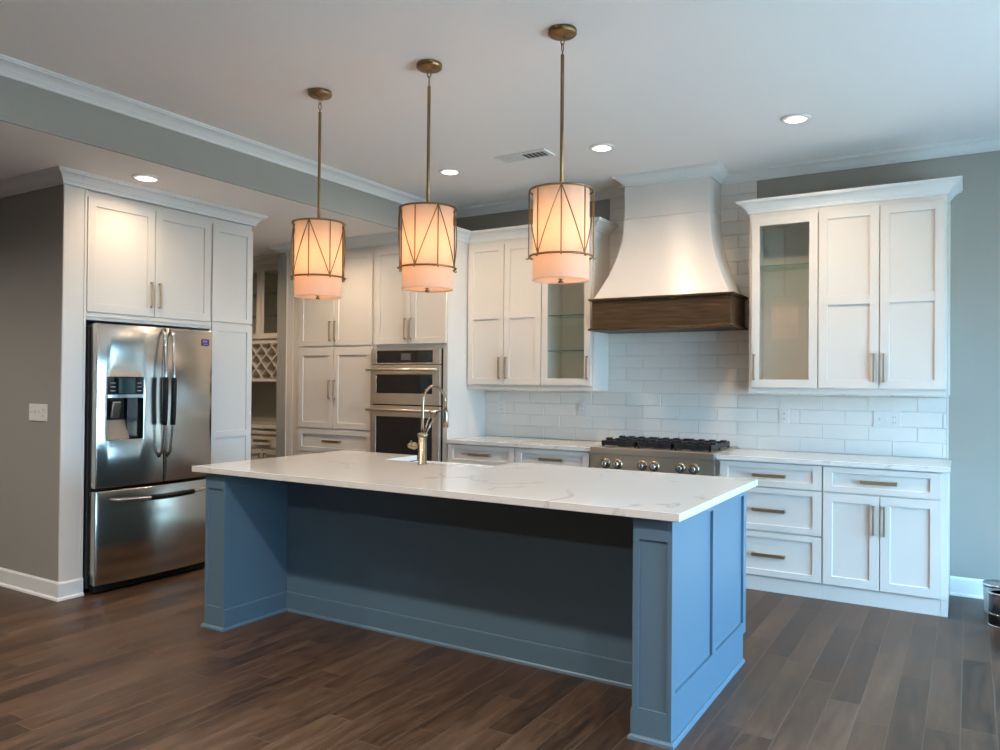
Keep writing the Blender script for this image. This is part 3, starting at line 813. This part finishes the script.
# side wings behind the legs
def wing(xin, d, xout, flip):
    us = [IF + .050, IF + .11, IK - .001]; ws = [0, .125, .80, .8815]
    m = MB().slab(us, ws, lambda i, j: .006 if (i == 1 and j == 2) else 0, abs(xout - xin))
    for v in m.bm.verts:
        u, dd, w_ = v.co; v.co = (xin - dd if flip else xin + dd, u, w_)
    return t.part('side_wing', m, M['island'])
wing(-3.573, 0, IL + .0145, True)
wing(-1.143, 0, IR - .0145, False)
# end panel facing the windows: frame with two recessed panels
def endpanel(x, sg):
    us = [IF + (.0005 if sg > 0 else .051), 2.957, 3.472, 3.530, 4.024, IBK]; us[0] = IF if sg > 0 else IF + .051
    if sg < 0: us = [IF + .051, 3.02, 3.472, 3.530, 4.024, IBK]
    ws = [0, .135, .192, .842, .8815]
    def dp(i, j):
        if j == 0 and i == 4: return .0139
        return .0125 if (j == 2 and i in (1, 3)) else 0.0
    m = MB().slab(us, ws, dp, .014)
    for v in m.bm.verts:
        u, dd, w_ = v.co; v.co = (x - sg * dd, u, w_)
    return t.part('end_panel', m, M['island'], bevel=.0008)
endpanel(IR, 1); endpanel(IL, -1)
t.part('back_panel', MB().box(-3.5725, -1.1435, IK, IK + .018, 0, .8815), M['island'])
# carcass, with an opening for the apron sink on the far side
SX0, SX1 = -3.150, -2.410
m = MB().slab([IL + .015, SX0 - .004, SX1 + .004, IR - .015], [0, .10, .66, .8815], lambda i, j: .02 if j else .06, .66)
for v in m.bm.verts: v.co = (v.co.x, IBK - v.co.y + .0, v.co.z)
m2 = MB()
for (a, b, c, d, e, f_) in ((IL + .015, SX0 - .004, IK + .0185, IBK - .02, .1, .8815), (SX1 + .004, IR - .015, IK + .0185, IBK - .02, .1, .8815),
                            (SX0 - .004, SX1 + .004, IK + .0185, IBK - .02, .1, .66), (IL + .015, IR - .015, IK + .0185, IBK - .07, 0, .1)):
    m2.box(a, b, c, d, e, f_)
m.bm.free()
t.part('carcass', m2, M['island'])
for (a, b) in ((-3.715, -3.16), (-3.146, -2.785), (-2.779, -2.414), (-2.40, -1.70), (-1.694, -1.005)):
    z1 = .645 if -3.15 < a < -2.5 else .874
    mm = shaker(a, b, .11, z1)
    for v in mm.bm.verts: v.co = (v.co.x, IBK - v.co.y, v.co.z)
    d = t.part('door', mm, M['island'])
    pm = pull(MB(), False, b - .04 if a < -2.78 else a + .04, z1 - .24, z1 - .05)
    for v in pm.bm.verts: v.co = (v.co.x, IBK - v.co.y, v.co.z)
    t.part('handle', pm, M['pull'], parent=d)
# base boards and shoe
bp = base_prof(.118, .008)
t.part('base_moulding', MB().sweep([(IL, IF + .6), (IL, IF), (-3.573, IF), (-3.573, IK), (-1.143, IK), (-1.143, IF), (IR, IF), (IR, 4.012)],
       [(0, 0), (0, .020), (.006, .019), (.012, .011), (.014, 0)], -1), M['island'])
t.part('base_board', MB().sweep([(-3.573, IF + .002), (-3.573, IK), (-1.143, IK), (-1.143, IF + .002)], [(0, .0), (0, .118), (.005, .118), (.007, .112), (.007, 0)], -1), M['island'])

# counter with the sink cut-out open at the far edge
CX0, CX1, CY0, CY1 = -3.812, -.941, 2.876, 4.151
NX0, NX1, NY = -3.165, -2.395, 3.812
poly = [(CX0, CY0), (CX1, CY0), (CX1, CY1), (NX1, CY1), (NX1, NY), (NX0, NY), (NX0, CY1), (CX0, CY1)]
one('island_countertop', MB().prism(poly, 'z', .882, .914), M['quartz'], 'large white quartz island top with faint grey veins', 'countertop', loc=(-2.38, 3.5, .882), bevel=.002)
# apron sink
t = T('apron_sink', 'white apron-front sink set into the island top', 'sink', (-2.78, 3.98, .665))
us = [SX0, SX0 + .028, SX1 - .028, SX1]; vs = [NY - .02, NY + .008, 4.135, 4.168]
m = MB().slab(us, [-v for v in vs[::-1]], lambda i, j: .19 if (i, j) == (1, 1) else 0.0, .215)
for v in m.bm.verts:
    u, dd, w_ = v.co; v.co = (u, -w_, .8805 - dd)
t.part('basin', m, M['porcelain'], bevel=.006)
t.part('drain', MB().lathe([(.045, 0), (.045, .003), (.030, .003)], cx=-2.78, cy=3.97, n=24, base=.8805 - .19), M['chrome'])

# faucet
FXX, FYY = -2.790, 3.709
t = T('faucet', 'champagne bronze spring-neck faucet standing at the island sink', 'faucet', (FXX, FYY, .914))
t.part('column', MB().lathe([(.030, 0), (.030, .006), (.025, .010), (.025, .163), (.021, .169)], cx=FXX, cy=FYY, n=28, base=.9142), M['brass'])
t.part('collar', MB().lathe([(.026, 0), (.028, .006), (.028, .014), (.021, .020), (.012, .026)], cx=FXX, cy=FYY, n=28, base=1.080), M['brass'])
pts = [(FXX, FYY, 1.108), (FXX, FYY, 1.20), (FXX, FYY, 1.27)]
R_, zc = .112, 1.272
for k in range(0, 19):
    a = PI - k / 18 * PI * .93
    pts.append((FXX + .004 * k / 18, FYY + R_ + R_ * math.cos(a), zc + R_ * math.sin(a)))
end = pts[-1]
pts.append((FXX + .004, FYY + 2 * R_ + .006, 1.232))
nk = t.part('neck', MB().tube(pts, .0085, 12), M['brass'])
sp = t.part('spray_head', MB().lathe([(.011, .11), (.0145, .095), (.0165, .060), (.0175, .0), (.014, -.004)][::-1], cx=FXX + .004, cy=FYY + 2 * R_ + .008, n=24, base=1.127), M['brass'])
arm = MB().tube([(FXX, FYY + .026, 1.090), (FXX, FYY + .150, 1.226)], .0048, 10)
t.part('support_rod', arm, M['brass'])
t.part('support_rod', MB().tube([(FXX, FYY - .004 + .012, 1.098), (FXX, FYY + .085, 1.226)], .0048, 10), M['brass'])
t.part('docking_arm', MB().tube([(FXX, FYY + .070, 1.227), (FXX, FYY + .165, 1.227), (FXX + .002, FYY + .215, 1.230)], [.0075, .0075, .005], 10), M['brass'])
t.part('pivot', MB().lathe([(.009, -.034), (.011, -.030), (.011, .030), (.009, .034)], cx=FYY, cy=1.091, n=18, axis='x', base=FXX), M['brass'])
hs = t.part('handle', MB().lathe([(.016, -.026), (.016, -.052), (.021, -.056), (.021, -.070), (.013, -.074), (.013, -.086), (.018, -.090), (.012, -.104), (.005, -.108)][::-1], cx=FYY, cy=1.022, n=24, axis='x', base=FXX), M['brass'])
t.part('lever', MB().tube([(FXX - .080, FYY, 1.030), (FXX - .082, FYY - .004, 1.052)], [.006, .005], 10), M['brass'], parent=hs)
one('air_switch', MB().lathe([(.021, 0), (.021, .004), (.015, .006), (.015, .010), (.012, .012)], n=24), M['brass'],
    'small round bronze button on the island top beside the sink', 'switch', loc=(-3.03, 3.752, .9142))

# ------------------------------------------------------------------ pendants
PZ_T, PZ_B, PZ_F = 2.298, 1.992, 1.884
def make_pendant(x, y, label):
    t = T('pendant_light', label, 'lamp', (x, y, PZ_F), group='drum pendant lamps over the island')
    t.part('canopy', MB().lathe([(.064, 0), (.066, -.004), (.066, -.020), (.060, -.026), (.012, -.027), (.010, -.034)][::-1], cx=x, cy=y, n=36, base=H - .0003), M['lampbrass'])
    def link(z0, z1, turn):
        pts = []
        for k in range(20):
            a = 2 * PI * k / 20; p = (.009 * math.cos(a), 0, (z0 + z1) / 2 + (z1 - z0) / 2 * math.sin(a))
            pts.append((x + (p[0] if not turn else 0), y + (0 if not turn else p[0]), p[2]))
        return MB().tube(pts, .0028, 8, closed=True)
    t.part('chain_link', link(H - .072, H - .028, False), M['lampbrass'])
    t.part('chain_link', link(H - .104, H - .064, True), M['lampbrass'])
    t.part('rod', MB().lathe([(.004, 0), (.0085, .006), (.0085, H - .106 - PZ_T - .012), (.004, H - .106 - PZ_T - .006), (.003, H - .100 - PZ_T)], cx=x, cy=y, n=14, base=PZ_T), M['lampbrass'])
    RS, RC = .1305, .1465
    m = MB(); m.lathe([(RS, PZ_F), (RS, PZ_T + .002)], cx=x, cy=y, n=64, close=False)      # one layer of thin cloth with rolled hems
    sh = t.part('shade', m, M['fabric'])
    for hz in (PZ_F, PZ_T + .002):
        t.part('hem', MB().tube([(x + RS * math.cos(2 * PI * k / 64), y + RS * math.sin(2 * PI * k / 64), hz) for k in range(64)], .0016, 6, closed=True), M['fabric'], parent=sh)
    t.part('diffuser', MB().lathe([(.002, 0), (RS - .002, 0)], cx=x, cy=y, n=64, base=PZ_F + .006, close=False), M['fabric'])
    t.part('finial', MB().lathe([(.004, -.016), (.012, -.013), (.014, -.007), (.006, -.003), (.006, .002), (.018, .004)], cx=x, cy=y, n=20, base=PZ_F + .002), M['lampbrass'])
    for k in range(3):
        a = k * 2 * PI / 3 + .3
        t.part('spoke', MB().tube([(x + .007 * math.cos(a), y + .007 * math.sin(a), PZ_T + .002), (x + RC * math.cos(a), y + RC * math.sin(a), PZ_T + .002)], .0022, 8), M['lampbrass'])
    def ring(z, r):
        return MB().tube([(x + r * math.cos(2 * PI * k / 48), y + r * math.sin(2 * PI * k / 48), z) for k in range(48)], .0052, 8, closed=True)
    t.part('top_ring', ring(PZ_T, RC), M['lampbrass'])
    t.part('bottom_ring', ring(PZ_B, RC), M['lampbrass'])
    vx, vy = -x, -y; base = math.atan2(vy, vx)
    base = math.atan2(-3.2, 1.618)                       # one upright of the far pendant faces the viewer; all three hang alike
    rr = RC + .0035
    for k in range(8):
        a = base + k * PI / 4; c, s_ = math.cos(a), math.sin(a)
        pts = [(x + rr * c, y + rr * s_, PZ_T + .004), (x + rr * c, y + rr * s_, PZ_B - .003)]
        for q in range(1, 6):
            b = q / 5 * PI; rq = rr + .006 - .006 * math.cos(b)
            pts.append((x + rq * c, y + rq * s_, PZ_B - .003 - .007 * math.sin(b)))
        t.part('upright_wire', MB().tube(pts, .0031, 8), M['lampbrass'])
        for dr in ((1, -1) if k % 2 == 0 else ()):
            b = base + (k + dr) * PI / 4
            N = 10; pts = []
            for q in range(N + 1):
                f = q / N; aa = a + (b - a) * f
                pts.append((x + (rr - .001) * math.cos(aa), y + (rr - .001) * math.sin(aa), PZ_T + (PZ_B - PZ_T) * f))
            t.part('diagonal_wire', MB().tube(pts, .0028, 8), M['lampbrass'])
    t.part('socket', MB().lathe([(.003, PZ_T - .005), (.017, PZ_T - .010), (.017, PZ_T - .075), (.012, PZ_T - .08)][::-1], cx=x, cy=y, n=20), M['lampbrass'])
    t.part('bulb', MB().lathe([(.012, PZ_T - .080), (.020, PZ_T - .105), (.029, PZ_T - .135), (.024, PZ_T - .160), (.006, PZ_T - .172)][::-1], cx=x, cy=y, n=24), M['bulb'])
    return t
def bulb_light(x, y):
    l = bpy.data.lights.new('pendant_glow', 'POINT'); l.energy = BULB_POWER; l.color = WARM; l.shadow_soft_size = .034
    o = bpy.data.objects.new('pendant_glow', l); col.objects.link(o); o.location = (x, y, PZ_T - .20)
PX = ((-1.618, 3.200, 'brass-caged cream drum pendant nearest the range hood', 0.0),
      (-2.386, 3.200, 'brass-caged cream drum pendant in the middle of the three', 0.52),
      (-3.154, 3.200, 'brass-caged cream drum pendant nearest the refrigerator', -0.05))
p0 = make_pendant(*PX[0][:3])
for i, (x, y, lb, rz) in enumerate(PX):
    o = p0.o if i == 0 else copy_tree(p0.o)
    o.location = (x, y, PZ_F); o['label'] = lb
    o.rotation_euler = (0, 0, rz)
    bulb_light(x, y)

# ------------------------------------------------------------------ recessed ceiling lights
def can(x, y, z, label, r=.088, power=CAN_POWER, color=WARM_CAN):
    t = T('recessed_light', label, 'ceiling light', (x, y, z), group='recessed ceiling lights')
    t.part('trim_ring', MB().lathe([(r, 0), (r, -.006), (r - .008, -.009), (r - .020, -.009), (r - .022, -.004), (r - .022, 0)], cx=x, cy=y, n=40, base=z - .0003, close=True), M['plate'])
    t.part('lens', MB().lathe([(.001, -.0095), (r - .030, -.0098)], cx=x, cy=y, n=32, base=z - .0015, close=False), M['canlens'])
    l = bpy.data.lights.new('can_glow', 'SPOT'); l.energy = power; l.color = color; l.spot_size = math.radians(165); l.spot_blend = 1.0; l.shadow_soft_size = .06
    o = bpy.data.objects.new('can_glow', l); col.objects.link(o); o.location = (x, y, z - .03)
can(-3.459, 4.920, H, 'round white recessed light in the high ceiling, nearest the beam')
can(-2.184, 4.937, H, 'round white recessed light in front of the range hood', power=44)
can(-.913, 4.987, H, 'round white recessed light over the worktop by the bare wall')
can(-4.640, 3.126, LOW, 'round white recessed light in the low ceiling over the refrigerator', power=24)
can(-4.86, 4.92, LOW, 'round white recessed light in the low ceiling in front of the pantry', power=42)
can(-6.55, 4.75, LOW, 'round white recessed light in the low ceiling by the bar', power=75)

for x in (-3.46, -1.55, .35):
    for y in (1.25, -1.6):
        can(x, y, H, 'unseen recessed fill light added in the high ceiling, behind the viewer', power=165, color=(1.0, 0.90, 0.80))  # unseen lamps added as fill for the surfaces facing the viewer
can(-6.1, 1.1, LOW, 'unseen recessed fill light added in the low ceiling, outside the view', power=150, color=(1.0, 0.92, 0.84))  # added lamp out of view, brightens the grey wall and floor beside it
# ------------------------------------------------------------------ ceiling vent
t = T('air_vent', 'white rectangular air vent in the ceiling near the hood', 'vent', (-2.75, 4.846, H - .01))
m = MB().slab([-2.958, -2.925, -2.772, -2.748, -2.580, -2.544], [-4.930, -4.902, -4.792, -4.762], lambda i, j: .009 if (j == 1 and i in (1, 3)) else 0, .011)
for v in m.bm.verts:
    u, dd, w_ = v.co; v.co = (u, -w_, H - .0115 + dd)
t.part('frame', m, M['plate'], bevel=.003)
for i, (a, b, mm, tilt) in enumerate(((-2.923, -2.774, 'plate', 1), (-2.746, -2.582, 'ventshade', -1))):
    for k in range(5):
        x_ = a + .012 + k * (b - a - .024) / 4
        t.part('louver', MB().box(x_ - .013, x_ + .013, 4.794, 4.900, H - .0085 + .0005 * k, H - .0075 + .0005 * k), M[mm])

# ------------------------------------------------------------------ outlets and switches
def plate_thing(name, label, cat, u, z, wdt, hgt, plane, devs, group=None, m='platetile'):
    t = T(name, label, cat, (u, plane, z - hgt / 2), 'B', group)
    t.part('cover_plate', MB().box(u - wdt / 2, u + wdt / 2, -.006, 0, z - hgt / 2, z + hgt / 2), M[m], bevel=.003)
    n = len(devs)
    for k, d in enumerate(devs):
        c = u + (k - (n - 1) / 2) * .046
        if d == 't':
            t.part('toggle', MB().prism([(-.0055, z - .006), (-.0185, z + .010), (-.0185, z + .016), (-.0055, z + .008)], 'x', c - .005, c + .005), M[m])
        else:
            for s_ in (-1, 1):
                rc = t.part('receptacle', MB().lathe([(.017, -.0062), (.017, -.008), (.016, -.0085)], cx=c, cy=z + s_ * .020, n=24, axis='y'), M[m])
                for dx in (-.006, .006):
                    t.part('slot', MB().box(c + dx - .0013, c + dx + .0013, -.0090, -.0084, z + s_ * .020 - .005, z + s_ * .020 + .005), M['slot'], parent=rc)
ty = WALL - .011
plate_thing('outlet', 'white outlet on the tile just beside the tall oven cabinet', 'outlet', -3.655, 1.182, .075, .117, ty, 'o')
plate_thing('outlet', 'white outlet on the tile under the glass cabinet before the hood', 'outlet', -2.846, 1.192, .075, .117, ty, 'o')
plate_thing('outlet', 'white outlet on the tile between the range and the wide switch plate', 'outlet', -1.182, 1.173, .076, .117, ty, 'o')
plate_thing('switch_plate', 'wide white plate with two switches and an outlet on the tile', 'switch', -.491, 1.168, .174, .118, ty, 'tto')
plate_thing('switch_plate', 'wide pale plate with switches and an outlet on the grey wall', 'switch', -5.204, 1.186, .214, .112, FPY0, 'ttto', m='plate')

# ------------------------------------------------------------------ paint pails by the bare wall
t = T('paint_pail', 'clear plastic pail standing behind the black paint can', 'pail', (.165, 5.72, 0))
t.part('body', MB().lathe([(.078, 0), (.080, .01), (.087, .165), (.087, .175), (.082, .175), (.076, .02)], cx=.165, cy=5.72, n=36), M['pailplastic'])
t.part('lid', MB().lathe([(.090, .168), (.090, .185), (.084, .190), (.080, .184)], cx=.165, cy=5.72, n=36), M['tin'])
t = T('paint_can', 'black paint can with a silver rim on the floor by the wall', 'can', (.185, 5.44, 0))
t.part('body', MB().lathe([(.083, .002), (.083, .19)], cx=.185, cy=5.44, n=40), M['canlabel'])
t.part('rim', MB().lathe([(.0855, .186), (.0865, .192), (.0855, .198), (.078, .198), (.072, .190)], cx=.185, cy=5.44, n=40), M['tin'])
t.part('rim', MB().lathe([(.0855, .0), (.0865, .004), (.0845, .008), (.083, .009)], cx=.185, cy=5.44, n=40), M['tin'])
t.part('stripe', MB().lathe([(.0832, .068), (.0836, .070), (.0836, .076), (.0832, .078)], cx=.185, cy=5.44, n=40), M['tin'])
